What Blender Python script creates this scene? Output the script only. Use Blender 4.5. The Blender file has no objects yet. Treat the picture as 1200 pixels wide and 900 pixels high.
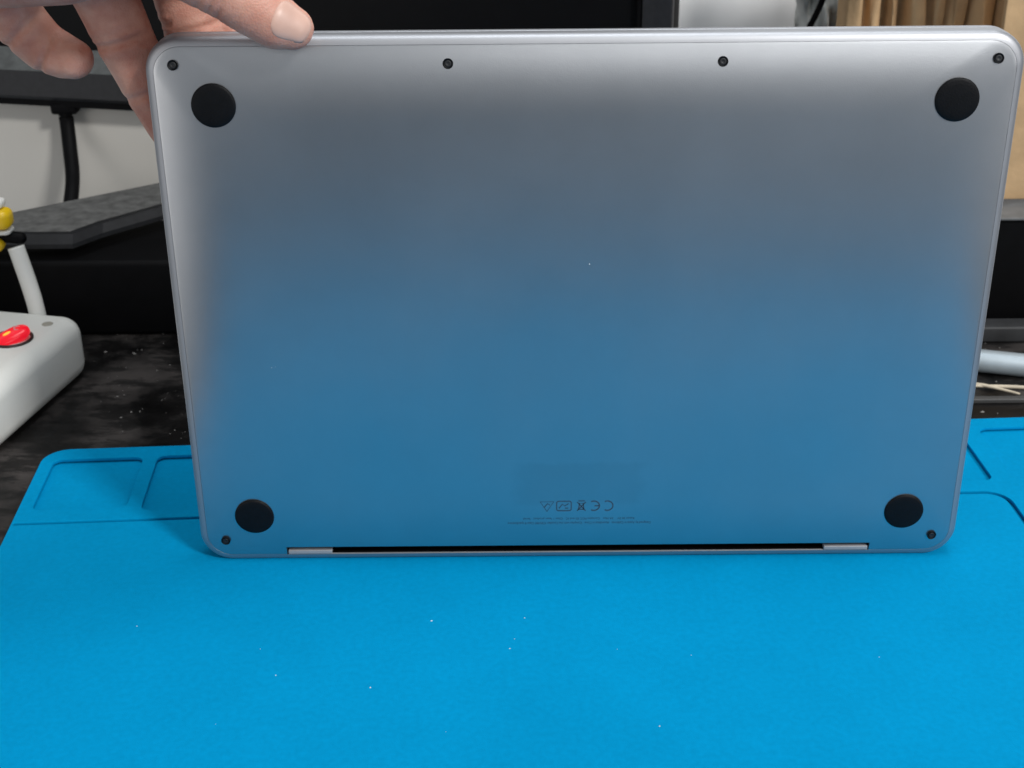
import bpy, bmesh, math, random
import numpy as np
from mathutils import Vector, Matrix
from mathutils.bvhtree import BVHTree

S = bpy.context.scene
COL = S.collection
random.seed(7)

# ------------------------------------------------------------------ camera
cam_d = bpy.data.cameras.new('camera')
cam = bpy.data.objects.new('camera', cam_d); COL.objects.link(cam); S.camera = cam
cam_d.sensor_width = 36.0; cam_d.lens = 51.0
cam_d.clip_start = 0.01; cam_d.clip_end = 50
R = [[0.9999674805, -0.0031016223, -0.0074443143],
     [-0.0080494210, -0.4404808028, -0.8977259433],
     [-0.0004946707, 0.8977566721, -0.4404914448]]
M = Matrix(((R[0][0], -R[1][0], -R[2][0], -0.0261),
            (R[0][1], -R[1][1], -R[2][1], -0.4996),
            (R[0][2], -R[1][2], -R[2][2], 0.3234),
            (0, 0, 0, 1)))
cam.matrix_world = M
cam_d.dof.use_dof = True; cam_d.dof.focus_distance = 0.54; cam_d.dof.aperture_fstop = 24

# ------------------------------------------------------------------ light
W = bpy.data.worlds.new('World'); S.world = W; W.use_nodes = True
W.node_tree.nodes['Background'].inputs[0].default_value = (0.86, 0.93, 1.0, 1)
W.node_tree.nodes['Background'].inputs[1].default_value = 0.27

def area_light(name, loc, target, size, power, color):
    d = bpy.data.lights.new(name, 'AREA'); d.shape = 'RECTANGLE'
    d.size, d.size_y = size; d.energy = power; d.color = color
    o = bpy.data.objects.new(name, d); COL.objects.link(o); o.location = loc
    o.rotation_euler = (Vector(target) - Vector(loc)).to_track_quat('-Z', 'Y').to_euler()
    return o
area_light('key_lamp', (1.48, -1.80, 2.0), (0, 0.05, 0.05), (0.42, 0.30), 66.0, (1.0, 0.985, 0.96))
area_light('ceiling_lamp', (0.15, 0.0, 2.3), (0.0, 0.1, 0.0), (1.6, 0.8), 24.0, (0.95, 0.98, 1.0))
area_light('front_fill', (0.85, -2.8, 0.95), (0.05, 0.0, 0.15), (2.0, 0.9), 10.5, (1.0, 0.99, 0.97))  # added fill with no known source, brightens the top of the plate
area_light('left_fill', (-2.2, -1.9, 0.15), (-0.1, 0.0, 0.1), (1.2, 1.9), 11.0, (1.0, 0.95, 0.90))  # added so the plate's left edge band reflects something bright
area_light('right_fill', (2.3, -1.6, 0.5), (0.1, 0.0, 0.1), (0.9, 1.0), 9.0, (1.0, 0.96, 0.93))  # unseen fill, added to lift the right side and the wall there
S.view_settings.view_transform = 'Standard'; S.view_settings.look = 'None'
S.view_settings.exposure = 0.0; S.view_settings.gamma = 1.0

# ------------------------------------------------------------------ helpers
def nodes(name):
    m = bpy.data.materials.new(name); m.use_nodes = True
    nt = m.node_tree; return m, nt, nt.nodes['Principled BSDF']
def simple(name, col, rough=0.5, metal=0.0, spec=0.5, nscale=None, namt=0.12, bump=0.0, bscale=None, **kw):
    """Principled with a procedural noise tint and fine relief."""
    m, nt, b = nodes(name)
    b.inputs['Roughness'].default_value = rough; b.inputs['Metallic'].default_value = metal
    b.inputs['Specular IOR Level'].default_value = spec
    for k, v in kw.items(): b.inputs[k.replace('_', ' ')].default_value = v
    tc = nt.nodes.new('ShaderNodeTexCoord')
    n = nt.nodes.new('ShaderNodeTexNoise'); n.inputs['Scale'].default_value = nscale or 60; n.inputs['Detail'].default_value = 5
    nt.links.new(tc.outputs['Object'], n.inputs['Vector'])
    r = nt.nodes.new('ShaderNodeValToRGB')
    r.color_ramp.elements[0].position = 0.3; r.color_ramp.elements[1].position = 0.7
    r.color_ramp.elements[0].color = [c * (1 - namt) for c in col] + [1]
    r.color_ramp.elements[1].color = [min(1, c * (1 + namt)) for c in col] + [1]
    nt.links.new(n.outputs['Fac'], r.inputs['Fac']); nt.links.new(r.outputs['Color'], b.inputs['Base Color'])
    if bump:
        n2 = nt.nodes.new('ShaderNodeTexNoise'); n2.inputs['Scale'].default_value = bscale or 800; n2.inputs['Detail'].default_value = 4
        nt.links.new(tc.outputs['Object'], n2.inputs['Vector'])
        bp = nt.nodes.new('ShaderNodeBump'); bp.inputs['Strength'].default_value = bump; bp.inputs['Distance'].default_value = 0.0004
        nt.links.new(n2.outputs['Fac'], bp.inputs['Height']); nt.links.new(bp.outputs['Normal'], b.inputs['Normal'])
    return m

def link_mesh(name, me, mat, parent=None, smooth=True):
    o = bpy.data.objects.new(name, me); COL.objects.link(o)
    if mat: me.materials.clear(); me.materials.append(mat)
    if parent: o.parent = parent
    if smooth:
        for p in me.polygons: p.use_smooth = True
    return o
def obj(name, verts, faces, mat, parent=None, smooth=True, sharp=None):
    """verts in millimetres"""
    me = bpy.data.meshes.new(name)
    me.from_pydata([tuple(c * 0.001 for c in v) for v in verts], [], faces)
    bm = bmesh.new(); bm.from_mesh(me); bmesh.ops.recalc_face_normals(bm, faces=bm.faces)
    if sharp is not None:
        for e in bm.edges:
            if len(e.link_faces) == 2 and e.calc_face_angle(0) > math.radians(sharp): e.smooth = False
    bm.to_mesh(me); bm.free()
    return link_mesh(name, me, mat, parent, smooth)
def thing(name, label, cat, loc=(0, 0, 0), rz=0.0, group=None):
    o = bpy.data.objects.new(name, None); COL.objects.link(o); o.empty_display_size = 0.01
    o.location = [c * 0.001 for c in loc]; o.rotation_euler = (0, 0, rz)
    tag(o, label, cat, group); return o
def tag(o, label, cat, group=None):
    o['label'] = label; o['category'] = cat
    if group: o['group'] = group
def merge(*parts):
    V, F = [], []
    for v, f in parts:
        b = len(V); V += list(v); F += [[i + b for i in q] for q in f]
    return V, F
def rrect(w0, w1, h0, h1, r, n=10):
    """closed outline of a rounded rectangle, ccw"""
    pts = []
    r = max(r, 0.05)
    for cx, cy, a0 in ((w1 - r, h0 + r, -90), (w1 - r, h1 - r, 0), (w0 + r, h1 - r, 90), (w0 + r, h0 + r, 180)):
        for i in range(n + 1):
            a = math.radians(a0 + 90 * i / n); pts.append((cx + r * math.cos(a), cy + r * math.sin(a)))
    return pts
def loft(rings, cap0=True, cap1=True):
    V, F = [], []; n = len(rings[0])
    for rg in rings: V += rg
    for k in range(len(rings) - 1):
        for i in range(n):
            j = (i + 1) % n
            F.append([k * n + i, k * n + j, (k + 1) * n + j, (k + 1) * n + i])
    if cap0: F.append(list(range(n)))
    if cap1: F.append([(len(rings) - 1) * n + i for i in range(n)])
    return V, F
def rbox(x0, x1, y0, y1, z0, z1, r=2.0, cr=None, n=5):
    """box with rounded vertical corners cr and rounded top and bottom rims r"""
    cr = r if cr is None else cr
    rings = []
    prof = []
    for i in range(n + 1):
        a = math.pi / 2 * i / n; prof.append((r * (1 - math.sin(a)), z0 + r * (1 - math.cos(a))))
    for i in range(n + 1):
        a = math.pi / 2 * i / n; prof.append((r * (1 - math.cos(a)), z1 - r * (1 - math.sin(a))))
    for s, z in prof:
        rings.append([(x, y, z) for x, y in rrect(x0 + s, x1 - s, y0 + s, y1 - s, max(cr - s, .1), 6)])
    return loft(rings)
def tube(path, rad, n=14):
    """tube along points (mm); rad number or list"""
    P = [Vector(p) for p in path]; rings = []
    up = Vector((0, 0, 1))
    for i, p in enumerate(P):
        t = (P[min(i + 1, len(P) - 1)] - P[max(i - 1, 0)]).normalized()
        a = t.cross(up)
        if a.length < .05: a = t.cross(Vector((0, 1, 0)))
        a.normalize(); b = t.cross(a)
        r = rad[i] if isinstance(rad, (list, tuple)) else rad
        rings.append([tuple(p + a * r * math.cos(2 * math.pi * k / n) + b * r * math.sin(2 * math.pi * k / n)) for k in range(n)])
    return loft(rings)
def spline(pts, m=8):
    P = [Vector(p) for p in pts]; out = []
    for i in range(len(P) - 1):
        p0, p1, p2, p3 = P[max(i - 1, 0)], P[i], P[i + 1], P[min(i + 2, len(P) - 1)]
        for k in range(m):
            t = k / m
            out.append(0.5 * ((2 * p1) + (p2 - p0) * t + (2 * p0 - 5 * p1 + 4 * p2 - p3) * t * t + (3 * p1 - p0 - 3 * p2 + p3) * t ** 3))
    out.append(P[-1]); return [tuple(p) for p in out]
def prism(poly, z0, z1):
    n = len(poly)
    return loft([[(x, y, z0) for x, y in poly], [(x, y, z1) for x, y in poly]])
def evaluated_mesh(o, name):
    dg = bpy.context.evaluated_depsgraph_get(); dg.update()
    return bpy.data.meshes.new_from_object(o.evaluated_get(dg))
def boolean_cut(o, V, F):
    me = bpy.data.meshes.new('cutter'); me.from_pydata([tuple(c * .001 for c in v) for v in V], [], F)
    bm = bmesh.new(); bm.from_mesh(me); bmesh.ops.recalc_face_normals(bm, faces=bm.faces); bm.to_mesh(me); bm.free()
    c = bpy.data.objects.new('cutter', me); COL.objects.link(c)
    md = o.modifiers.new('cut', 'BOOLEAN'); md.object = c; md.operation = 'DIFFERENCE'; md.solver = 'EXACT'
    nm = evaluated_mesh(o, o.name)
    o.modifiers.clear(); old = o.data; o.data = nm; nm.name = o.name
    bpy.data.objects.remove(c); bpy.data.meshes.remove(me)

# ------------------------------------------------------------------ materials
def aluminium(name, base, rough, smudge=False):
    m, nt, b = nodes(name); L = nt.links
    b.inputs['Metallic'].default_value = 1.0
    tc = nt.nodes.new('ShaderNodeTexCoord')
    n = nt.nodes.new('ShaderNodeTexNoise'); n.inputs['Scale'].default_value = 14; n.inputs['Detail'].default_value = 6
    L.new(tc.outputs['Object'], n.inputs['Vector'])
    mr = nt.nodes.new('ShaderNodeMapRange'); mr.inputs['To Min'].default_value = rough - .05; mr.inputs['To Max'].default_value = rough + .05
    L.new(n.outputs['Fac'], mr.inputs['Value']); L.new(mr.outputs['Result'], b.inputs['Roughness'])
    g = nt.nodes.new('ShaderNodeTexNoise'); g.inputs['Scale'].default_value = 2600; g.inputs['Detail'].default_value = 2
    L.new(tc.outputs['Object'], g.inputs['Vector'])
    bp = nt.nodes.new('ShaderNodeBump'); bp.inputs['Strength'].default_value = .12; bp.inputs['Distance'].default_value = .0002
    L.new(g.outputs['Fac'], bp.inputs['Height']); L.new(bp.outputs['Normal'], b.inputs['Normal'])
    mix = nt.nodes.new('ShaderNodeMix'); mix.data_type = 'RGBA'
    mix.inputs['A'].default_value = (*base, 1); mix.inputs['B'].default_value = (*[c * .88 for c in base], 1)
    if smudge:   # rubbed patch where a serial line was wiped
        mp = nt.nodes.new('ShaderNodeMapping'); mp.vector_type = 'POINT'
        mp.inputs['Location'].default_value = (0, 0, -0.0338 / .0095); mp.inputs['Scale'].default_value = (1 / .0255, 1, 1 / .0095)
        L.new(tc.outputs['Object'], mp.inputs['Vector'])
        ab = nt.nodes.new('ShaderNodeVectorMath'); ab.operation = 'ABSOLUTE'; L.new(mp.outputs['Vector'], ab.inputs[0])
        sx = nt.nodes.new('ShaderNodeSeparateXYZ'); L.new(ab.outputs['Vector'], sx.inputs[0])
        mx = nt.nodes.new('ShaderNodeMath'); mx.operation = 'MAXIMUM'; L.new(sx.outputs['X'], mx.inputs[0]); L.new(sx.outputs['Z'], mx.inputs[1])
        n3 = nt.nodes.new('ShaderNodeTexNoise'); n3.inputs['Scale'].default_value = 220; L.new(tc.outputs['Object'], n3.inputs['Vector'])
        ad = nt.nodes.new('ShaderNodeMath'); ad.operation = 'MULTIPLY_ADD'; ad.inputs[1].default_value = .35
        L.new(n3.outputs['Fac'], ad.inputs[0]); L.new(mx.outputs[0], ad.inputs[2])
        m2 = nt.nodes.new('ShaderNodeMapRange'); m2.inputs['From Min'].default_value = 1.25; m2.inputs['From Max'].default_value = 1.05
        m2.inputs['To Max'].default_value = .55
        L.new(ad.outputs[0], m2.inputs['Value']); L.new(m2.outputs['Result'], mix.inputs['Factor'])
    else:
        mix.inputs['Factor'].default_value = 0
    # faint grey wear clouding
    n4 = nt.nodes.new('ShaderNodeTexNoise'); n4.inputs['Scale'].default_value = 35; n4.inputs['Detail'].default_value = 8; n4.inputs['Roughness'].default_value = .7
    L.new(tc.outputs['Object'], n4.inputs['Vector'])
    m4 = nt.nodes.new('ShaderNodeMapRange'); m4.inputs['To Min'].default_value = .93; m4.inputs['To Max'].default_value = 1.07
    L.new(n4.outputs['Fac'], m4.inputs['Value'])
    mul = nt.nodes.new('ShaderNodeVectorMath'); mul.operation = 'SCALE'
    L.new(mix.outputs['Result'], mul.inputs[0]); L.new(m4.outputs['Result'], mul.inputs['Scale'])
    L.new(mul.outputs['Vector'], b.inputs['Base Color'])
    return m
ALU = aluminium('space_grey_aluminium', (.47, .485, .51), .345, True)
ALU_RIM = aluminium('space_grey_rim', (.41, .42, .445), .50)
HINGE = simple('satin_hinge_metal', (.32, .32, .33), .5, .3, nscale=200, namt=.05)
RUBBER = simple('black_rubber', (.003, .0034, .0045), .5, 0, .15, 400, .2, .25, 1500)
BLACKPL = simple('black_plastic', (.0016, .0016, .002), .6, 0, .10, 100, .2)
SCREW = simple('dark_screw_steel', (.012, .013, .015), .5, .3, nscale=900)
INK = simple('engraved_print', (.06, .075, .10), .6, .6, nscale=600)
def mat_silicone():
    m = simple('blue_silicone', (.0002, .25, .505), .7, 0, .02, 420, .05, .22, 2200)
    nt = m.node_tree; b = nt.nodes['Principled BSDF']; L = nt.links
    src = b.inputs['Base Color'].links[0].from_socket
    tc = nt.nodes.new('ShaderNodeTexCoord'); n = nt.nodes.new('ShaderNodeTexNoise')
    n.inputs['Scale'].default_value = 11; n.inputs['Detail'].default_value = 9; n.inputs['Roughness'].default_value = .7
    L.new(tc.outputs['Object'], n.inputs['Vector'])
    mr = nt.nodes.new('ShaderNodeMapRange'); mr.inputs['From Min'].default_value = .35; mr.inputs['From Max'].default_value = .7
    mr.inputs['To Min'].default_value = .93; mr.inputs['To Max'].default_value = 1.06; L.new(n.outputs['Fac'], mr.inputs['Value'])
    sc = nt.nodes.new('ShaderNodeVectorMath'); sc.operation = 'SCALE'
    L.new(src, sc.inputs[0]); L.new(mr.outputs['Result'], sc.inputs['Scale']); L.new(sc.outputs['Vector'], b.inputs['Base Color'])
    return m
MATB = mat_silicone()
DUSTM = simple('pale_dust', (.55, .6, .62), .9)

# ------------------------------------------------------------------ setting: tabletop and wall
def tabletop_material():
    m, nt, b = nodes('dusty_black_tabletop'); L = nt.links
    tc = nt.nodes.new('ShaderNodeTexCoord')
    n = nt.nodes.new('ShaderNodeTexNoise'); n.inputs['Scale'].default_value = 19; n.inputs['Detail'].default_value = 8; n.inputs['Roughness'].default_value = .62
    n.inputs['Distortion'].default_value = .15
    L.new(tc.outputs['Object'], n.inputs['Vector'])
    r = nt.nodes.new('ShaderNodeValToRGB'); e = r.color_ramp.elements
    e[0].position = .46; e[0].color = (.003, .0026, .0026, 1); e[1].position = .64; e[1].color = (.040, .035, .033, 1)
    L.new(n.outputs['Fac'], r.inputs['Fac'])
    mp = nt.nodes.new('ShaderNodeMapping'); mp.inputs['Rotation'].default_value = (0, 0, .5); mp.inputs['Scale'].default_value = (1, 2.6, 1); L.new(tc.outputs['Object'], mp.inputs['Vector'])
    ns = nt.nodes.new('ShaderNodeTexNoise'); ns.inputs['Scale'].default_value = 34; ns.inputs['Detail'].default_value = 10; ns.inputs['Roughness'].default_value = .7; L.new(mp.outputs['Vector'], ns.inputs['Vector'])
    rs = nt.nodes.new('ShaderNodeMapRange'); rs.inputs['From Min'].default_value = .44; rs.inputs['From Max'].default_value = .52; rs.inputs['To Min'].default_value = .28; rs.inputs['To Max'].default_value = 1.25; L.new(ns.outputs['Fac'], rs.inputs['Value'])
    sc = nt.nodes.new('ShaderNodeVectorMath'); sc.operation = 'SCALE'; L.new(r.outputs['Color'], sc.inputs[0]); L.new(rs.outputs['Result'], sc.inputs['Scale']); L.new(sc.outputs['Vector'], b.inputs['Base Color'])
    r2 = nt.nodes.new('ShaderNodeMapRange'); r2.inputs['From Min'].default_value = .4; r2.inputs['From Max'].default_value = .65
    r2.inputs['To Min'].default_value = .38; r2.inputs['To Max'].default_value = .8
    L.new(n.outputs['Fac'], r2.inputs['Value']); L.new(r2.outputs['Result'], b.inputs['Roughness'])
    bp = nt.nodes.new('ShaderNodeBump'); bp.inputs['Strength'].default_value = .3; bp.inputs['Distance'].default_value = .001
    L.new(n.outputs['Fac'], bp.inputs['Height']); L.new(bp.outputs['Normal'], b.inputs['Normal'])
    b.inputs['Specular IOR Level'].default_value = .25
    return m
v, f = rbox(-320, 355, -1100, 462, -28, -3, 2, 6)
o = obj('tabletop', v, f, tabletop_material(), sharp=35); o['kind'] = 'structure'
v, f = rbox(-900, 900, 470, 500, -400, 900, 1)
o = obj('wall', v, f, simple('white_wall_paint', (.92, .92, .92), .7, nscale=6, namt=.05, bump=.2, bscale=120)); o['kind'] = 'structure'

# ------------------------------------------------------------------ blue repair mat (local frame turned 3.1 degrees)
mat = thing('repair_mat', 'bright blue silicone work mat with tray compartments, lying under the laptop', 'work mat', (0, 0, 0), math.radians(3.1))
def flat_with_holes(name, outer, holes, z0, z1, bev, material, parent):
    cu = bpy.data.curves.new(name, 'CURVE'); cu.dimensions = '2D'; cu.fill_mode = 'BOTH'
    for loop in [outer] + holes:
        sp = cu.splines.new('POLY'); sp.points.add(len(loop) - 1); sp.use_cyclic_u = True
        for p, q in zip(sp.points, loop): p.co = (q[0] * .001, q[1] * .001, 0, 1)
    cu.extrude = ((z1 - z0) / 2 - bev) * .001; cu.bevel_depth = bev * .001; cu.bevel_resolution = 2; cu.offset = -bev * .001
    t = bpy.data.objects.new(name, cu); COL.objects.link(t)
    me = evaluated_mesh(t, name); bpy.data.objects.remove(t)
    me.transform(Matrix.Translation((0, 0, (z0 + z1) / 2 * .001)))
    o = link_mesh(name, me, material, parent, smooth=False)
    return o
def strip_outline(path, w):
    P = [Vector(p) for p in path]; l, r = [], []
    for i, p in enumerate(P):
        t = (P[min(i + 1, len(P) - 1)] - P[max(i - 1, 0)]).normalized(); nn = Vector((-t.y, t.x))
        l.append(tuple(p + nn * w / 2)); r.append(tuple(p - nn * w / 2))
    return l + r[::-1]
outer = rrect(-240, 300, -322, 107.5, 12, 12)
def arcpts(cx, cy, r, a0, a1, n=8):
    return [(cx + r * math.cos(math.radians(a0 + (a1 - a0) * i / n)), cy + r * math.sin(math.radians(a0 + (a1 - a0) * i / n))) for i in range(n + 1)]
holes = []
holes.append(rrect(-234, -193, 52, 97.5, 4, 6))         # first tray
holes.append(rrect(-186.5, -120, 49, 98, 4, 6))         # second tray
holes.append(rrect(-113, -20, 49, 98, 4, 6))
holes.append(rrect(-13, 80, 49, 98, 4, 6))
holes.append(rrect(87, 192, 49, 98, 4, 6))
holes.append(rrect(201.5, 292, 49, 98, 5, 6))
holes.append(strip_outline([(-239.0, 41.2), (-100, 41.0), (60, 40.2), (170, 39.0)] + arcpts(183, 29, 9.6, 90, 0) + [(192.6, -40), (192.6, -250)], 2.2))
top = flat_with_holes('work_sheet', outer, holes, -1.5, 0.0, .2, MATB, mat)
v, f = prism(rrect(-239.6, 299.6, -321.6, 107.1, 11.6, 12), -3.3, -2.2)
obj('base_sheet', v, f, MATB, mat, smooth=False)
# fine lint on the mat and grit on the table
def specks(name, places, material, label=None):
    parts = []
    for x, y, z, s in places:
        k = random.randint(5, 7); a0 = random.random() * 6
        st = random.uniform(.5, 1.6)
        base = [(x + s * st * math.cos(a0 + 6.283 * i / k) * random.uniform(.6, 1), y + s * math.sin(a0 + 6.283 * i / k) * random.uniform(.6, 1), z) for i in range(k)]
        apex = (x + random.uniform(-.2, .2) * s, y, z + s * random.uniform(.5, .9))
        parts.append((base + [apex], [[i, (i + 1) % k, k] for i in range(k)]))
    v, f = merge(*parts)
    o = obj(name, v, f, material, smooth=False); o['kind'] = 'stuff'; return o
LINT = [(-28.0, -63.0), (-26.2, -57.0), (-22.3, -43.6), (23.5, -108.0), (137.0, -140.0), (-78.0, -85.5), (-113.0, -78.0), (-58, -45), (37, -154), (-170.5, -47), (-43, -160), (68, -172), (12, -64), (39, -68), (-50, -110), (-90, -150), (-121, -62), (108, -70), (-130, -105)]
def plate_specks(places):
    parts = []
    for x, z, s in places:
        a0 = random.random() * 6
        parts.append(([(x + s * math.cos(a0 + 1.2566 * i) * random.uniform(.5, 1), .01, z + s * math.sin(a0 + 1.2566 * i) * random.uniform(.5, 1)) for i in range(5)] + [(x, -s * .6, z)], [[i, (i + 1) % 5, 5] for i in range(5)]))
    return merge(*parts)
v, f = plate_specks([(2.5, 127.2, .42), (-118, 86, .22), (-116.5, 86.3, .2), (-60, 150, .15), (70, 96, .14), (-20, 60, .14), (96, 140, .15), (30, 170, .13)])
o = obj('lint_on_laptop', v, f, DUSTM, smooth=False); o['kind'] = 'stuff'
specks('lint', [(x, y, .02, random.uniform(.3, .5) if i < 8 else random.uniform(.18, .32)) for i, (x, y) in enumerate(LINT)], DUSTM)
grit = []
for i in range(420):
    x = random.choice([random.uniform(-330, -150), random.uniform(170, 330)]); y = random.uniform(105, 235)
    if -292 < x < -238 and 60 < y < 195: continue
    if x > 0 and y < 128: continue
    grit.append((x, y, -2.98, random.choice([.2, .25, .3, .35, .5, .8])))
specks('grit', grit, simple('grey_grit', (.22, .21, .2), .9))

# ------------------------------------------------------------------ laptop
W2, HT, CR, ZB = 153.8, 211.0, 12.5, -3.0
def plate_depth(s):      # depth of the bottom plate behind its flat centre, s = distance from the outline
    return 0 if s >= 30 else 2.9 * ((30 - s) / 27.0) ** 2.5
def lring(s, y, n=14):
    return [(x, y, z) for x, z in rrect(-W2 + s, W2 - s, ZB + s, HT - s, CR - s * .8 if s < 3.2 else 9.94 + .5 * (s - 3.2), n)]
lap = thing('laptop', 'closed space grey laptop held upright, its underside with four round feet facing out', 'laptop')
body = [(3.08, 4.2), (3.08, 2.93), (3.06, 2.90), (2.5, 3.06), (1.8, 3.32), (1.1, 3.72), (.55, 4.25), (.16, 4.95), (0, 5.7), (0, 9.3), (.1, 9.7), (.5, 9.95), (4, 9.95)]
v, f = loft([lring(s, d) for s, d in body])
case = obj('base_case', v, f, ALU_RIM, lap, sharp=50)
pl = [(3.16, 4.2), (3.16, 2.93), (3.18, 2.885)] + [(s, plate_depth(s)) for s in (3.4, 4.2, 5, 6, 7.5, 9, 11, 13, 15, 17, 19, 21, 23, 25, 27.5, 30)]
v, f = loft([lring(s, d) for s, d in pl])
plate = obj('bottom_plate', v, f, ALU, lap, sharp=60)
lidr = [(4, 10.35), (.6, 10.35), (.25, 10.5), (.1, 10.8), (.1, 12.6), (.5, 13.7), (1.6, 14.5), (3.5, 14.85), (8, 14.9)]
v, f = loft([lring(s, d) for s, d in lidr])
obj('display_lid', v, f, ALU_RIM, lap, sharp=50)
# hinge slot cut out of the long lower edge
cut = prism([(-118.8, -6), (118.8, -6), (118.8, 8.6), (-118.8, 8.6)], -.05, 4.1)
boolean_cut(plate, *cut); boolean_cut(case, *cut)
for o in (plate, case):
    for p in o.data.polygons: p.use_smooth = True
    bm = bmesh.new(); bm.from_mesh(o.data)
    for e in bm.edges:
        e.smooth = not (len(e.link_faces) == 2 and e.calc_face_angle(0) > math.radians(35))
    bm.to_mesh(o.data); bm.free()
v, f = merge(rbox(-118.5, 118.5, 7.4, 8.5, .3, 4.0, .3), rbox(-118.5, 118.5, 3.85, 8.5, -.04, .28, .1))
obj('hinge_cover', v, f, BLACKPL, lap, sharp=40)
for s in (-1, 1):
    a, b = sorted((s * 100.4, s * 118.3))
    v, f = rbox(a, b, 2.6, 5.6, .3, 2.1, .4)
    obj('hinge_end', v, f, HINGE, lap, sharp=50)
v, f = rbox(-118.4, 118.4, 3.0, 3.8, -.03, .22, .1)
obj('hinge_lip', v, f, HINGE, lap, sharp=50)
# feet and screws
def plate_frame(x, z):
    def dep(x, z): return plate_depth(max(2.0, min(W2 - abs(x), z - ZB, HT - z)))
    e = .5
    n = Vector((-(dep(x + e, z) - dep(x - e, z)) / (2 * e) * -1, -1, (dep(x, z + e) - dep(x, z - e)) / (2 * e))).normalized()
    n = Vector(((dep(x + e, z) - dep(x - e, z)) / (2 * e), -1, (dep(x, z + e) - dep(x, z - e)) / (2 * e))).normalized()
    return Vector((x, dep(x, z), z)), n
def disc_profile(prof, n=40):
    return loft([[(r * math.cos(2 * math.pi * k / n), r * math.sin(2 * math.pi * k / n), h) for k in range(n)] for r, h in prof])
def place_local(o, p, n):
    q = Vector(n).to_track_quat('Z', 'Y')
    o.location = [c * .001 for c in p]; o.rotation_mode = 'QUATERNION'; o.rotation_quaternion = q
v, f = disc_profile([(7.7, -.5), (7.85, .05), (7.8, .35), (7.5, .62), (6.9, .78), (5, .95), (2.5, 1.03), (.4, 1.05)], 48)
foot = None
for x, z in ((-130.2, 187.8), (130.4, 187.8), (-130.2, 19.9), (130.4, 19.9)):
    if foot is None: foot = obj('rubber_foot', v, f, RUBBER, lap); o = foot
    else: o = foot.copy(); COL.objects.link(o); o.parent = lap
    p, n = plate_frame(x, z); place_local(o, p - n * .12, n)
# screw: recessed black cup with a five-lobed drive head
vc, fc = disc_profile([(1.85, -.3), (1.85, .02), (1.7, .05), (1.6, .0), (1.55, -.1), (.1, -.1)], 28)
vh, fh = disc_profile([(1.2, -.25), (1.2, -.06), (1.0, .0), (.5, .0), (.42, -.06), (.1, -.06)], 24)
s0 = h0 = None
for x, z in ((-143.3, 201.8), (-47.7, 201.6), (47.8, 201.6), (143.5, 201.9), (-143.1, 7.75), (143.4, 7.75)):
    p, n = plate_frame(x, z)
    if s0 is None:
        s0 = obj('screw', vc, fc, RUBBER, lap); h0 = obj('drive_head', vh, fh, SCREW, s0); o = s0
    else:
        o = s0.copy(); COL.objects.link(o); o.parent = lap
        h = h0.copy(); COL.objects.link(h); h.parent = o
    place_local(o, p + n * .13, n)
# engraved regulatory print: reads upside down in the photograph
FLIP = Matrix(((-1, 0, 0, 0), (0, 0, -1, 0), (0, -1, 0, 0), (0, 0, 0, 1)))   # reading x -> -X, reading y -> -Z
def text_line(s, xc, z, width, height):
    cu = bpy.data.curves.new('printed_line', 'FONT'); cu.body = s; cu.align_x = 'CENTER'; cu.align_y = 'CENTER'; cu.size = 1
    t = bpy.data.objects.new('t', cu); COL.objects.link(t)
    me = evaluated_mesh(t, 'printed_line'); bpy.data.objects.remove(t)
    xs = [q.co.x for q in me.vertices]; k = width / (max(xs) - min(xs))
    me.transform(FLIP @ Matrix.Diagonal((k * .001, height * .001, 1, 1)))
    o = link_mesh('printed_line', me, INK, lap, smooth=False)
    o.location = (xc * .001, (plate_depth(z - ZB) - .035) * .001 - .00002, z * .001)
    o.rotation_euler = (0, 0, 0)
    return o
text_line('Designed by Apple in California   Assembled in China   Complies with the Canadian ICES-003 Class B specifications', .2, 15.65, 57.4, 1.5)
text_line('Rated 20.3V    3A Max   Contains FCC ID and IC   Class 1 laser product   Serial', 0, 17.75, 44.6, 1.3)
def stroke(paths, xc, zc, w, name):
    parts = []
    for path in paths:
        P = [Vector(p) for p in path]; closed = (P[0] - P[-1]).length < 1e-6
        n = len(P); l, r = [], []
        for i, p in enumerate(P):
            a = P[i - 1] if i else (P[-2] if closed else P[0]); b = P[i + 1] if i < n - 1 else (P[1] if closed else P[-1])
            t = (b - a).normalized(); nn = Vector((-t.y, t.x)); l.append(p + nn * w / 2); r.append(p - nn * w / 2)
        V = [(-q.x, -.03, -q.y) for q in l] + [(-q.x, -.03, -q.y) for q in r]
        parts.append((V, [[i, i + 1, n + i + 1, n + i] for i in range(n - 1)]))
    v, f = merge(*parts)
    o = obj(name, v, f, INK, lap, smooth=False); o.location = (xc * .001, plate_depth(zc - ZB) * .001, zc * .001); return o
SY = 23.7
stroke([arcpts(1.2, 0, 2.2, 60, 300, 14)], 12.6, SY, .5, 'printed_mark')
stroke([arcpts(1.2, 0, 2.2, 60, 300, 14), [(-1.0, 0), (1.0, 0)]], 7.2, SY, .5, 'printed_mark')
stroke([[(-1.2, 1.6), (1.4, 1.6)], [(-1.0, 1.5), (-.7, -1.2), (.8, -1.2), (1.1, 1.5)], [(-1.7, 2.3), (1.7, -1.8)], [(1.7, 2.3), (-1.7, -1.8)], [(-1.3, -2.3), (1.3, -2.3)]], 1.0, SY, .42, 'printed_mark')
stroke([[(x, y) for x, y in rrect(-2.9, 2.9, -2.2, 2.2, .8, 4)] + [(2.1, -2.2)], [(-1.9, -1.1), (-.3, 0), (.6, -.9), (2.0, 1.1)], [(-1.8, 1.0), (-.4, 1.0)]], -6.0, SY, .42, 'printed_mark')
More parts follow.
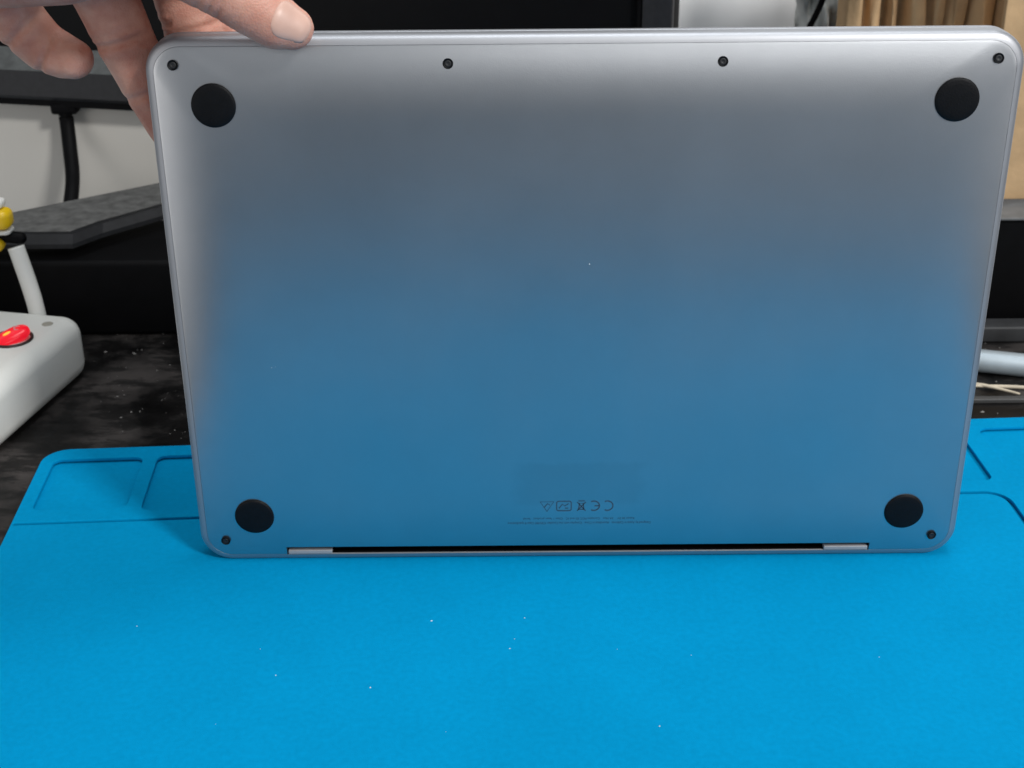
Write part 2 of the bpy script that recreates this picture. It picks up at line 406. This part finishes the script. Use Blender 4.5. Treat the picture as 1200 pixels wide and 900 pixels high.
stroke([[(-2.7, -2.0), (2.7, -2.0), (0, 2.5), (-2.7, -2.0)], [(-1.1, -.4), (-.3, -1.2), (1.1, .6)]], -12.8, SY, .42, 'printed_mark')

# ------------------------------------------------------------------ hand
def skin_material():
    m, nt, b = nodes('skin'); L = nt.links
    tc = nt.nodes.new('ShaderNodeTexCoord')
    n = nt.nodes.new('ShaderNodeTexNoise'); n.inputs['Scale'].default_value = 55; n.inputs['Detail'].default_value = 6; n.inputs['Roughness'].default_value = .6
    L.new(tc.outputs['Object'], n.inputs['Vector'])
    r = nt.nodes.new('ShaderNodeValToRGB'); e = r.color_ramp.elements
    e[0].position = .36; e[0].color = (.44, .175, .125, 1); e[1].position = .64; e[1].color = (.60, .33, .255, 1)
    L.new(n.outputs['Fac'], r.inputs['Fac']); L.new(r.outputs['Color'], b.inputs['Base Color'])
    b.inputs['Roughness'].default_value = .5; b.inputs['Specular IOR Level'].default_value = .35
    b.inputs['Subsurface Weight'].default_value = .25; b.inputs['Subsurface Radius'].default_value = (1, .35, .2); b.inputs['Subsurface Scale'].default_value = .003
    v1 = nt.nodes.new('ShaderNodeTexVoronoi'); v1.inputs['Scale'].default_value = 1500; L.new(tc.outputs['Object'], v1.inputs['Vector'])
    n2 = nt.nodes.new('ShaderNodeTexNoise'); n2.inputs['Scale'].default_value = 420; n2.inputs['Detail'].default_value = 5; L.new(tc.outputs['Object'], n2.inputs['Vector'])
    ad = nt.nodes.new('ShaderNodeMath'); ad.operation = 'ADD'; L.new(v1.outputs['Distance'], ad.inputs[0]); L.new(n2.outputs['Fac'], ad.inputs[1])
    bp = nt.nodes.new('ShaderNodeBump'); bp.inputs['Strength'].default_value = .3; bp.inputs['Distance'].default_value = .0004
    L.new(ad.outputs[0], bp.inputs['Height']); L.new(bp.outputs['Normal'], b.inputs['Normal'])
    return m
CH = dict(
    thumb=[(-99.6, -6.5, 216.0, 7.5), (-104.5, -6.8, 218.0, 9.2), (-112, -7.2, 223.4, 10.1), (-120, -7.5, 229.0, 10.2), (-132, -8.5, 236.5, 11), (-152, -8, 244, 13.5), (-195, -22, 262, 19), (-245, -52, 282, 25)],
    pinky=[(-184.6, 26, 198.4, 7.4), (-189.0, 28, 199.2, 8.4), (-196.5, 30, 202.5, 9.1), (-203.5, 29, 212, 10.0), (-206.5, 23, 227, 11), (-206, 14, 246, 13)],
    ring=[(-150.5, 25, 168, 7.0), (-152.5, 25.5, 173, 8.2), (-157.4, 27, 185, 9.6), (-165, 27, 204, 10.6), (-171, 25, 224, 11.6), (-180, 14, 246, 13.5)],
    middle=[(-135, 29, 172, 7.2), (-136, 30, 180, 8.8), (-139, 33, 192, 10.4), (-142.4, 38, 207, 11.3), (-145.4, 39, 224, 12.0), (-148, 18, 246, 13)],
    index=[(-120, 25.5, 182, 7), (-123, 30, 190, 8.2), (-129, 41, 203, 9), (-134, 45, 216, 9.4), (-138, 40, 230, 10), (-147, 18, 248, 13)],
    palm=[(-216, -2, 240, 18), (-176, -2, 241, 17.5), (-143, 0, 245, 14)],
    heel=[(-206, 12, 250, 16), (-160, 12, 252, 16), (-176, -6, 262, 19), (-225, -30, 272, 24), (-262, -70, 290, 27), (-300, -150, 312, 30), (-345, -260, 340, 36), (-385, -360, 362, 42)])
def blob(p, q, n=22):
    """closed tapered capsule between two spheres (mm)"""
    a, b = Vector(p[:3]), Vector(q[:3]); ra, rb = p[3], q[3]
    t = (b - a).normalized(); u = t.orthogonal().normalized(); w = t.cross(u)
    rings = []
    for c, r, ang in [(a, ra, [-88, -65, -42, -20, 0])] + [(b, rb, [0, 20, 42, 65, 88])]:
        for g in ang:
            g = math.radians(g)
            rings.append([tuple(c + t * r * math.sin(g) + (u * math.cos(2 * math.pi * k / n) + w * math.sin(2 * math.pi * k / n)) * r * math.cos(g)) for k in range(n)])
    return loft(rings)
parts = []
for ch in CH.values():
    for i in range(len(ch) - 1): parts.append(blob(ch[i], ch[i + 1]))
v, f = merge(*parts)
tmp = obj('hand_rough', v, f, None)
md = tmp.modifiers.new('r', 'REMESH'); md.mode = 'VOXEL'; md.voxel_size = .0011
md = tmp.modifiers.new('s', 'SMOOTH'); md.factor = .5; md.iterations = 9
hand_me = evaluated_mesh(tmp, 'hand'); bpy.data.objects.remove(tmp)
hand_me.name = 'hand'
N = len(hand_me.vertices)
co = np.empty(N * 3); hand_me.vertices.foreach_get('co', co); co = co.reshape(-1, 3) * 1000
no = np.empty(N * 3); hand_me.vertices.foreach_get('normal', no); no = no.reshape(-1, 3)
def crease(p, axis, rad, amp, sig, face=(0, -1, 0), bow=0.0):
    """groove across a finger on the side that faces `face`"""
    p = np.array(p); a = np.array(axis, float); a /= np.linalg.norm(a); fc = np.array(face, float)
    d = co - p
    side = np.clip(no @ fc * 1.4, 0, 1)
    lat = d - np.outer(d @ a, a)
    s = d @ a + bow * (lat ** 2).sum(1) / rad
    wgt = np.exp(-(s / sig) ** 2) * side * (np.linalg.norm(d, axis=1) < rad * 1.45)
    bulge = np.exp(-((np.abs(s) - 2.4 * sig) / (1.5 * sig)) ** 2) * side * (np.linalg.norm(d, axis=1) < rad * 1.45)
    co[:] -= no * (wgt * amp - bulge * amp * .3)[:, None]
crease((-191.5, 28, 203), (1.0, 0, -.45), 10, 1.2, 1.0, bow=.15)      # little finger, last joint
crease((-200, 29, 209), (.75, 0, -.8), 10.5, 1.1, 1.1, bow=.1)
crease((-205, 25, 220), (.2, 0, -1), 11, 1.0, .9)
crease((-165, 29, 206), (.25, 0, -1), 12, 1.3, 1.3)
crease((-166, 29, 209.5), (.3, 0, -1), 12, .5, .9)
crease((-158, 27, 187), (.35, 0, -1), 11, 1.0, 1.2)
crease((-143, 28, 208), (.2, 0, -1), 12, .9, .8)
crease((-113.5, -7, 226), (.88, 0, -.47), 11, .4, .6)
crease((-119.5, -7, 229), (.9, 0, -.45), 11, .5, .6)
crease((-126, -7, 232), (.9, 0, -.45), 12, .5, .7)
for k in range(9):      # fine knuckle wrinkles on the thumb
    q = -111 - 2.1 * k
    crease((q, -7, 223 - .62 * (q + 112)), (.88, 0, -.45 + .12 * math.sin(k * 2.3)), 11, .16 + .1 * (k % 3), .34, bow=.10 * math.sin(k * 1.7))
hand_me.vertices.foreach_set('co', (co * .001).ravel()); hand_me.update()
SKIN = skin_material()
hand = link_mesh('hand', hand_me, SKIN)
tag(hand, 'bare hand gripping the upper left corner of the laptop, thumb in front and fingers behind', 'hand')
# thumbnail: thin curved plate laid on the thumb end
bvh = BVHTree.FromPolygons([Vector(c) for c in co.tolist()], [list(p.vertices) for p in hand_me.polygons])
axis = Vector((.885, 0, -.465)).normalized()             # along the thumb to its tip
nd = Vector((.25, -.86, .45)); nd = (nd - axis * nd.dot(axis)).normalized(); sd = axis.cross(nd).normalized()
cen = Vector((-100.4, -6.7, 215.9))
NU, NV = 16, 14
def nail_xy(u, v):       # u along thumb -1..1, v across -1..1
    hw = 7.3 * (1 - .10 * u * u) * (1 if u > -.4 else math.sqrt(max(0, 1 - ((-.4 - u) / .6) ** 2 * .75)))
    return 6.6 * u - .9 * v * v * (1 if u > 0 else -.4) * abs(u), hw * v
V, inside = [], []
for lay in (0, 1):
    for i in range(NU + 1):
        for j in range(NV + 1):
            u, w = -1 + 2 * i / NU, -1 + 2 * j / NV
            a, s = nail_xy(u, w)
            # curve the cast so that it wraps round the thumb
            th = s / 8.4
            dirn = (nd * math.cos(th) + sd * math.sin(th))
            org = cen + axis * a + dirn * 25
            hit = bvh.ray_cast(org, -dirn, 60)
            p = hit[0] if hit[0] is not None else cen + axis * a + dirn * 6
            edge = max(abs(u) if u < 0 else 0, abs(w))
            h = .34 - .42 * max(0, edge - .75) / .25 + (.25 * u if u > .5 else 0)
            V.append(p + dirn * (h if lay == 0 else h - .45))
n1 = (NU + 1) * (NV + 1); F = []
for i in range(NU):
    for j in range(NV):
        q = [i * (NV + 1) + j, (i + 1) * (NV + 1) + j, (i + 1) * (NV + 1) + j + 1, i * (NV + 1) + j + 1]
        F.append(q); F.append([k + n1 for k in q][::-1])
rim = [i * (NV + 1) for i in range(NU + 1)] + [NU * (NV + 1) + j for j in range(1, NV + 1)] + [i * (NV + 1) + NV for i in range(NU - 1, -1, -1)] + [j for j in range(NV - 1, 0, -1)]
for a, b in zip(rim, rim[1:] + rim[:1]): F.append([a, b, b + n1, a + n1])
NAIL = simple('fingernail', (.58, .37, .30), .4, 0, .5, 120, .06)
obj('thumbnail', [tuple(p) for p in V], F, NAIL, hand)

# ------------------------------------------------------------------ monitor behind the laptop
GREYPL = simple('grey_black_plastic', (.016, .0165, .019), .45, 0, .35, 300, .2, .2, 1800)
LEDGE = simple('lit_grey_ledge', (.075, .08, .08), .7, 0, .3, 160, .25, .3, 900)  # chamfer that catches light: its brightness is put into the colour
SCREEN = simple('dark_screen_glass', (.003, .003, .0035), .45, 0, .12, 30, .1)
mon = thing('monitor', 'black computer monitor standing behind the laptop, its grey lower bezel showing at left', 'monitor', (62, 289, 0), math.radians(-12.5))
mon.rotation_euler = (0, 0, math.radians(-12.5))
def mbox(name, x0, x1, y0, y1, z0, z1, m, r=1.0): 
    v, f = rbox(x0, x1, y0, y1, z0, z1, r); return obj(name, v, f, m, mon, sharp=50)
mbox('rear_housing', -520, 0, 10, 38, 97, 420, BLACKPL, 3)
mbox('screen', -506, -17, 5, 9.8, 124, 405, SCREEN, .5)
mbox('side_bezel', -16.7, 0, 0, 9.8, 124, 419, GREYPL, 1)
mbox('side_bezel', -520, -506.3, 0, 9.8, 124, 419, GREYPL, 1)
mbox('inner_trim', -19.5, -17, 1, 9.6, 124, 405, BLACKPL, .4)
mbox('top_bezel', -505.8, -17.2, 0, 9.8, 405.5, 419, GREYPL, 1)
v, f = loft([[(x, y, z) for y, z in ((9.9, 123.6), (4.5, 123.6), (-7, 112.5), (-7, 97), (-5, 94.5), (9.9, 94.5))] for x in (-520, 0)])
ch = obj('chin_bezel', v, f, GREYPL, mon, smooth=False)
v, f = loft([[(x, y, z) for y, z in ((4.3, 123.9), (-7.25, 112.6), (-6.6, 112.2), (5, 123.2))] for x in (-519, -1)])
obj('chin_ledge', v, f, LEDGE, mon, smooth=False)
v, f = loft([[(x, y, z) for y, z in ((-4.5, 94.3), (-4.5, 90.5), (30, 90.5), (30, 94.3))] for x in (-516, -4)])
obj('lower_lip', v, f, BLACKPL, mon, smooth=False)
mbox('stand_neck', -225, -175, 39, 55, 0, 250, BLACKPL, 3)
mbox('stand_base', -290, -120, 0, 80, -3, 6, BLACKPL, 2)
v, f = rbox(-500, -140, 8, 16, -3, 89, 1)
o = obj('wall_stand_in_board', v, f, simple('stand_in_wall_white', (.52, .505, .47), .55, nscale=8, namt=.05), sharp=40)  # added in front of the wall, which lies in the monitor's shadow
tag(o, 'added white board standing in for the lit wall under the monitor at left', 'board'); o.location = mon.location; o.rotation_euler = mon.rotation_euler
# cable hanging from it
cab = thing('monitor_cable', 'black cable hanging from the underside of the monitor down the white wall', 'cable', (0, 0, 0))
v, f = rbox(-307, -291, 364, 375, 85.5, 92.5, 2); obj('plug', v, f, BLACKPL, cab)
v, f = tube(spline([(-299.3, 369, 87), (-299.0, 368, 78), (-297.5, 362, 66), (-294.5, 350, 53), (-293, 338, 44), (-294, 325, 30), (-299, 318, 10), (-310, 318, 2)]), 4.4)
obj('cord', v, f, BLACKPL, cab)

# ------------------------------------------------------------------ black speaker box on the left
spk = thing('speaker_box', 'long black speaker with a dusty grey top, behind the white power strip', 'speaker', (-300, 260, -3))
def local(pts, o): return [(x - o[0], y - o[1], z - o[2]) for x, y, z in pts]
DUSTTOP = simple('dusty_grey_top', (.082, .082, .080), .8, 0, .3, 140, .38, .5, 700)
plan = [(-338, 241), (-266, 241), (-257, 259), (-229, 288), (-120, 330), (-120, 352), (-215, 330), (-236, 326), (-307, 272), (-338, 200 + 72)]
plan = [(-338, 243), (-267, 243), (-256, 259), (-228, 287), (-150, 318), (-150, 360), (-190, 350), (-236, 326), (-308, 275), (-338, 275)]
v, f = loft([local([(x, y, z) for x, y in plan], (-300, 260, -3)) for z in (50, 54.5)]); obj('top_panel', v, f, DUSTTOP, spk, smooth=False)
front = [(-338, 235), (-264, 235), (-252, 252), (-224, 281), (-150, 312), (-150, 322), (-230, 291), (-258, 263), (-269, 246), (-338, 246)]
v, f = loft([local([(x, y + (4 if z > 50 else 0), z) for x, y in front], (-300, 260, -3)) for z in (47.5, 50, 54.3)]); obj('front_bevel', v, f, simple('dark_grey_plastic', (.009, .0095, .011), .5, 0, .3, 200, .3), spk, smooth=False)
v, f = rbox(-338, -120, 232, 300, -3, 41, 3)
obj('cabinet', local(v, (-300, 260, -3)), f, BLACKPL, spk, sharp=40)

# ------------------------------------------------------------------ black box on the right with its grey top
bx = thing('storage_box', 'black box with a grey lid edge at the right side, behind the silver tube', 'box', (330, 300, -3))
v, f = rbox(200 - 330, 357 - 330, 243 - 300, 420 - 300, 0, 60, 2); obj('body', v, f, BLACKPL, bx, sharp=40)
v, f = rbox(198 - 330, 358.5 - 330, 240.5 - 300, 422 - 300, 60.1, 61.6, .5); obj('lid', v, f, simple('grey_lid_plastic', (.13, .133, .135), .6, nscale=120, namt=.2), bx, sharp=40)

# corrugated cardboard standing on it
CARD = simple('cardboard', (.50, .335, .185), .85, 0, .2, 45, .16, .6, 260)
cb = thing('cardboard_sheet', 'tan cardboard with folded upright ridges standing on the black box at right', 'cardboard', (240, 330, 60))
rid = []; x = 164
random.seed(11)
while x < 254:
    w = random.uniform(9, 17); g = random.uniform(2, 4.5); rid += [(x, random.uniform(10, 18)), (x + g, random.uniform(-2, 2)), (x + w * .55, random.uniform(-5, -1)), (x + w - 1.5, random.uniform(-1, 3))]; x += w
pts = []
for i in range(len(rid) - 1):
    (x0, y0), (x1, y1) = rid[i], rid[i + 1]
    for k in range(3):
        t = k / 3; t2 = t * t * (3 - 2 * t); pts.append((x0 + (x1 - x0) * t, y0 + (y1 - y0) * t2))
pts.append(rid[-1])
NZ = 16; V, F = [], []
for lay in (0, 1):
    for k in range(NZ + 1):
        z = 60 + 175 * k / NZ
        for i, (x, y) in enumerate(pts):
            V.append((x - 240 + 1.2 * math.sin(z * .05 + i), y + (2 if lay else 0) + 3.5 * math.sin(z * .045 + i * .4), z - 60 + 1.8))
nw = len(pts); L1 = (NZ + 1) * nw
for k in range(NZ):
    for i in range(nw - 1):
        q = [k * nw + i, k * nw + i + 1, (k + 1) * nw + i + 1, (k + 1) * nw + i]
        F.append(q); F.append([a + L1 for a in q][::-1])
for i in range(nw - 1):
    F.append([i, i + 1, L1 + i + 1, L1 + i]); b = NZ * nw; F.append([b + i, b + i + 1, L1 + b + i + 1, L1 + b + i])
for k in range(NZ):
    F.append([k * nw, (k + 1) * nw, L1 + (k + 1) * nw, L1 + k * nw]); b = nw - 1; F.append([k * nw + b, (k + 1) * nw + b, L1 + (k + 1) * nw + b, L1 + k * nw + b])
obj('ridged_panel', V, F, CARD, cb)
v, f = rbox(233.5 - 240, 352 - 240, -68, -63, 1.8, 178, .8); obj('flat_panel', v, f, CARD, cb, sharp=40)

# grey plastic and black cord against the wall, beside the cardboard
bag = []
random.seed(3)
nx, nz = 16, 22; V, F = [], []
for lay in (0, 1):
    for k in range(nz + 1):
        for i in range(nx + 1):
            x = 150 + 32 * i / nx + 6 * math.sin(k * .55) * (i == 0); z = 63 + 105 * k / nz
            y = 392 + 7 * math.sin(i * 1.3 + k * .45) + 4 * math.sin(i * .5 - k * .8) + random.uniform(-1, 1) + 9 * ((i / nx - .5) * 2) ** 2 + (0 if lay == 0 else 1.2)
            V.append((x, y, z))
L1 = (nx + 1) * (nz + 1)
for k in range(nz):
    for i in range(nx):
        q = [k * (nx + 1) + i, k * (nx + 1) + i + 1, (k + 1) * (nx + 1) + i + 1, (k + 1) * (nx + 1) + i]
        F.append(q); F.append([a + L1 for a in q][::-1])
o = obj('plastic_bag', V, F, simple('grey_plastic_film', (.58, .60, .58), .4, 0, .5, 60, .15))
tag(o, 'crumpled grey plastic bag standing beside the ridged cardboard', 'plastic bag')
v, f = tube(spline([(166, 380, 160), (161, 381, 144), (156, 381, 132), (151, 380, 122), (149, 376, 100), (152, 372, 66)]), 1.9)
o = obj('black_cord', v, f, BLACKPL); tag(o, 'thin black cord hanging in front of the white wall and grey plastic bag', 'cord')

# ------------------------------------------------------------------ power strip with its red switch
WHITE = simple('white_abs_plastic', (.68, .68, .645), .45, 0, .45, 25, .06, .12, 900)
ang = math.radians(12.7)
ps = thing('power_strip', 'white power strip with a lit red rocker switch on the table at the left edge', 'power strip', (-247, 187, -3), -ang)
ps.rotation_euler = (0, 0, -ang)
v, f = rbox(-66, 0, -170, 0, 0, 33, 9, 11, 7); hs = obj('housing', v, f, WHITE, ps)
g0 = rrect(-66.6, .6, -170.6, .6, 11.6, 6); g1 = rrect(-65.6, -.4, -169.6, -.4, 10.6, 6)
ng = len(g0); V = [(x, y, z) for lp in (g0, g1) for z in (11.0, 11.45) for x, y in lp]
F = []
for a, b in ((0, 1), (1, 3), (3, 2), (2, 0)):
    for q in range(ng): F.append([a * ng + q, a * ng + (q + 1) % ng, b * ng + (q + 1) % ng, b * ng + q])
boolean_cut(hs, V, F)
bm = bmesh.new(); bm.from_mesh(hs.data)
for e in bm.edges: e.smooth = not (len(e.link_faces) == 2 and e.calc_face_angle(0) > math.radians(40))
bm.to_mesh(hs.data); bm.free()
for p in hs.data.polygons: p.use_smooth = True
sw = disc_profile([(10.6, -1), (10.6, .7), (10.0, 1.1), (9.2, .9), (8.8, -1.5), (.3, -1.5)], 40)
o = obj('switch_bezel', *sw, simple('dark_bezel_plastic', (.02, .006, .006), .4), ps); o.location = (-.0205, -.038, .0331)
m, nt, b = nodes('red_lit_plastic'); b.inputs['Base Color'].default_value = (.50, .004, .012, 1); b.inputs['Roughness'].default_value = .25
b.inputs['Emission Color'].default_value = (1, .01, .03, 1); b.inputs['Emission Strength'].default_value = .55
RED = m
m, nt, b = nodes('amber_glow'); b.inputs['Base Color'].default_value = (.9, .3, .02, 1); b.inputs['Emission Color'].default_value = (1, .38, .04, 1); b.inputs['Emission Strength'].default_value = 1.0
AMB = m
m, nt, b = nodes('switch_mark_paint'); b.inputs['Base Color'].default_value = (.8, .25, .28, 1)
MARK = m
# rocker: a rounded tongue tilted so that its far right end stands proud
rg = []
for i in range(1, 20):
    a = math.pi * i / 20 - math.pi / 2
    rg.append([(9.6 * math.copysign(abs(math.sin(a)) ** .8, a), 6.4 * math.cos(a) ** .8 * math.cos(t), 3.6 * math.cos(a) ** .8 * math.copysign(abs(math.sin(t)) ** .8, math.sin(t))) for t in [2 * math.pi * k / 20 for k in range(20)]])
v, f = loft(rg)
rk = obj('rocker', v, f, RED, ps); rk.location = (-.0205, -.038, .0342); rk.rotation_euler = (0, -math.radians(17), math.radians(44))
v, f = loft([[(r * math.cos(a), r * math.sin(a), h) for a in [2 * math.pi * k / 20 for k in range(20)]] for r, h in ((2.0, -.3), (2.0, .25), (1.3, .25), (1.3, -.3))], False, False)
o = obj('off_mark', v, f, MARK, rk); o.location = (.0046, -.0006, .0031); o.rotation_euler = (.15, .3, 0)
v, f = disc_profile([(1.5, -.3), (1.3, .15), (.7, .35), (.1, .4)], 16)
o = obj('pilot_glow', v, f, AMB, rk); o.location = (-.0012, -.0012, .0035); o.scale = (1.5, .8, 1)
v, f = disc_profile([(2.9, -.2), (2.8, .03), (2.2, .05), (.2, .04)], 24)
o = obj('dark_spot', v, f, simple('grey_brown_spot', (.30, .285, .24), .8), ps); o.location = (-.0125, -.017, .0331)  # flat disc, darker than the housing
# white cable rising behind the strip
v, f = tube(spline([(-273.5, 192, 18), (-275.5, 196, 30), (-278.3, 199.5, 41), (-281.2, 202, 52), (-283.4, 203.5, 60.5)]), [4.3, 4.3, 4.3, 4.2, 4.1][0])
wc = thing('white_cable', 'thick white cable rising from the far end of the power strip', 'cable', (-268, 190, 24))
obj('sheath', local(v, (-268, 190, 24)), f, WHITE, wc)
# yellow and black handle poking in at the left edge
YEL = simple('yellow_plastic', (.80, .52, .01), .35)
tl = thing('yellow_handle', 'yellow and black tool handle poking in at the left edge above the power strip', 'tool', (-300, 200, 65))
def cap(name, p, q, r, m):
    v, f = blob((*p, r), (*q, r), 18); obj(name, local(v, (-300, 200, 65)), f, m, tl)
for nm, b in (('grip', (-345, -283.8, 199, 212, 70.6, 80.5)), ('lower_grip', (-345, -289.2, 198, 210, 58.5, 65.5))):
    v, f = rbox(*b, 3.2, 4.5); obj(nm, local(v, (-300, 200, 65)), f, YEL, tl)
v, f = rbox(-345, -284.5, 200, 211, 67.9, 70.2, .9, 3); obj('pale_strip', local(v, (-300, 200, 65)), f, WHITE, tl)
v, f = rbox(-345, -287.5, 203, 213, 80.9, 84.8, 1.4, 3); obj('pale_band', local(v, (-300, 200, 65)), f, WHITE, tl)
cap('shaft', (-300, 206, 66.6), (-281.5, 207, 64.2), 3.2, BLACKPL)
v, f = rbox(-30, -20, 0, 10, -67.5, -8, 1.5); obj('rest', v, f, BLACKPL, tl)

# ------------------------------------------------------------------ clutter on the table at right
SILV = simple('satin_silver', (.36, .42, .46), .5, .35, nscale=80, namt=.08)
st = thing('silver_tube', 'satin silver metal tube lying on the black table at the right edge', 'tube', (225, 176, 3.2))
v, f = tube([(-40, 10.5, 0), (-39, 10.3, 0), (90, -27, 0), (91, -27.3, 0)], [5.2, 6, 6, 5.4], 24); obj('barrel', v, f, SILV, st, sharp=40)
v, f = tube([(-44, 11.6, 0), (-40.2, 10.6, 0)], 3.2, 18); obj('end_plug', v, f, BLACKPL, st, sharp=40)
TW = simple('pale_wood', (.55, .48, .37), .8)
for nm, a, b, lab in (('wooden_pick', (196, 159, -2), (262, 150, -1.6), 'pale wooden pick lying along the near side of the silver tube'),
                      ('wooden_pick', (200, 164, -1.8), (229, 147.5, -1.4), 'pale wooden pick crossing the other pick at an angle, near the blue mat')):
    A, B = Vector(a), Vector(b); C_ = (A + B) / 2 + Vector((0, 1, .4))
    v, f = tube(spline([a, tuple(C_), b], 5), [1.0 * (1 - .5 * abs(2 * i / 10 - 1)) for i in range(11)], 8)
    o = obj(nm, v, f, TW); tag(o, lab, 'wooden pick', 'wooden picks beside the silver tube')
v, f = rbox(190, 352, 213, 226, -3, 6, 1.2); o = obj('grey_bar', v, f, simple('grey_bar_plastic', (.02, .021, .023), .6, nscale=90, namt=.3), sharp=40)
tag(o, 'dark grey flat bar lying at the foot of the black box at right', 'bar')
v, f = rbox(185, 352, 140, 144, -3, -.5, .6); o = obj('thin_strip', v, f, simple('dull_black_strip', (.05, .05, .05), .5), sharp=40)
tag(o, 'thin black strip lying between the wooden picks and the blue mat edge', 'strip')

# everything but the laptop and the hand rests 3 mm lower, on the tabletop under the laptop's lower edge
for o in COL.objects:
    if o.parent is None and o.type in ('MESH', 'EMPTY') and o.name not in ('laptop', 'hand', 'lint_on_laptop'):
        o.location += Vector((0, .005, -.003))
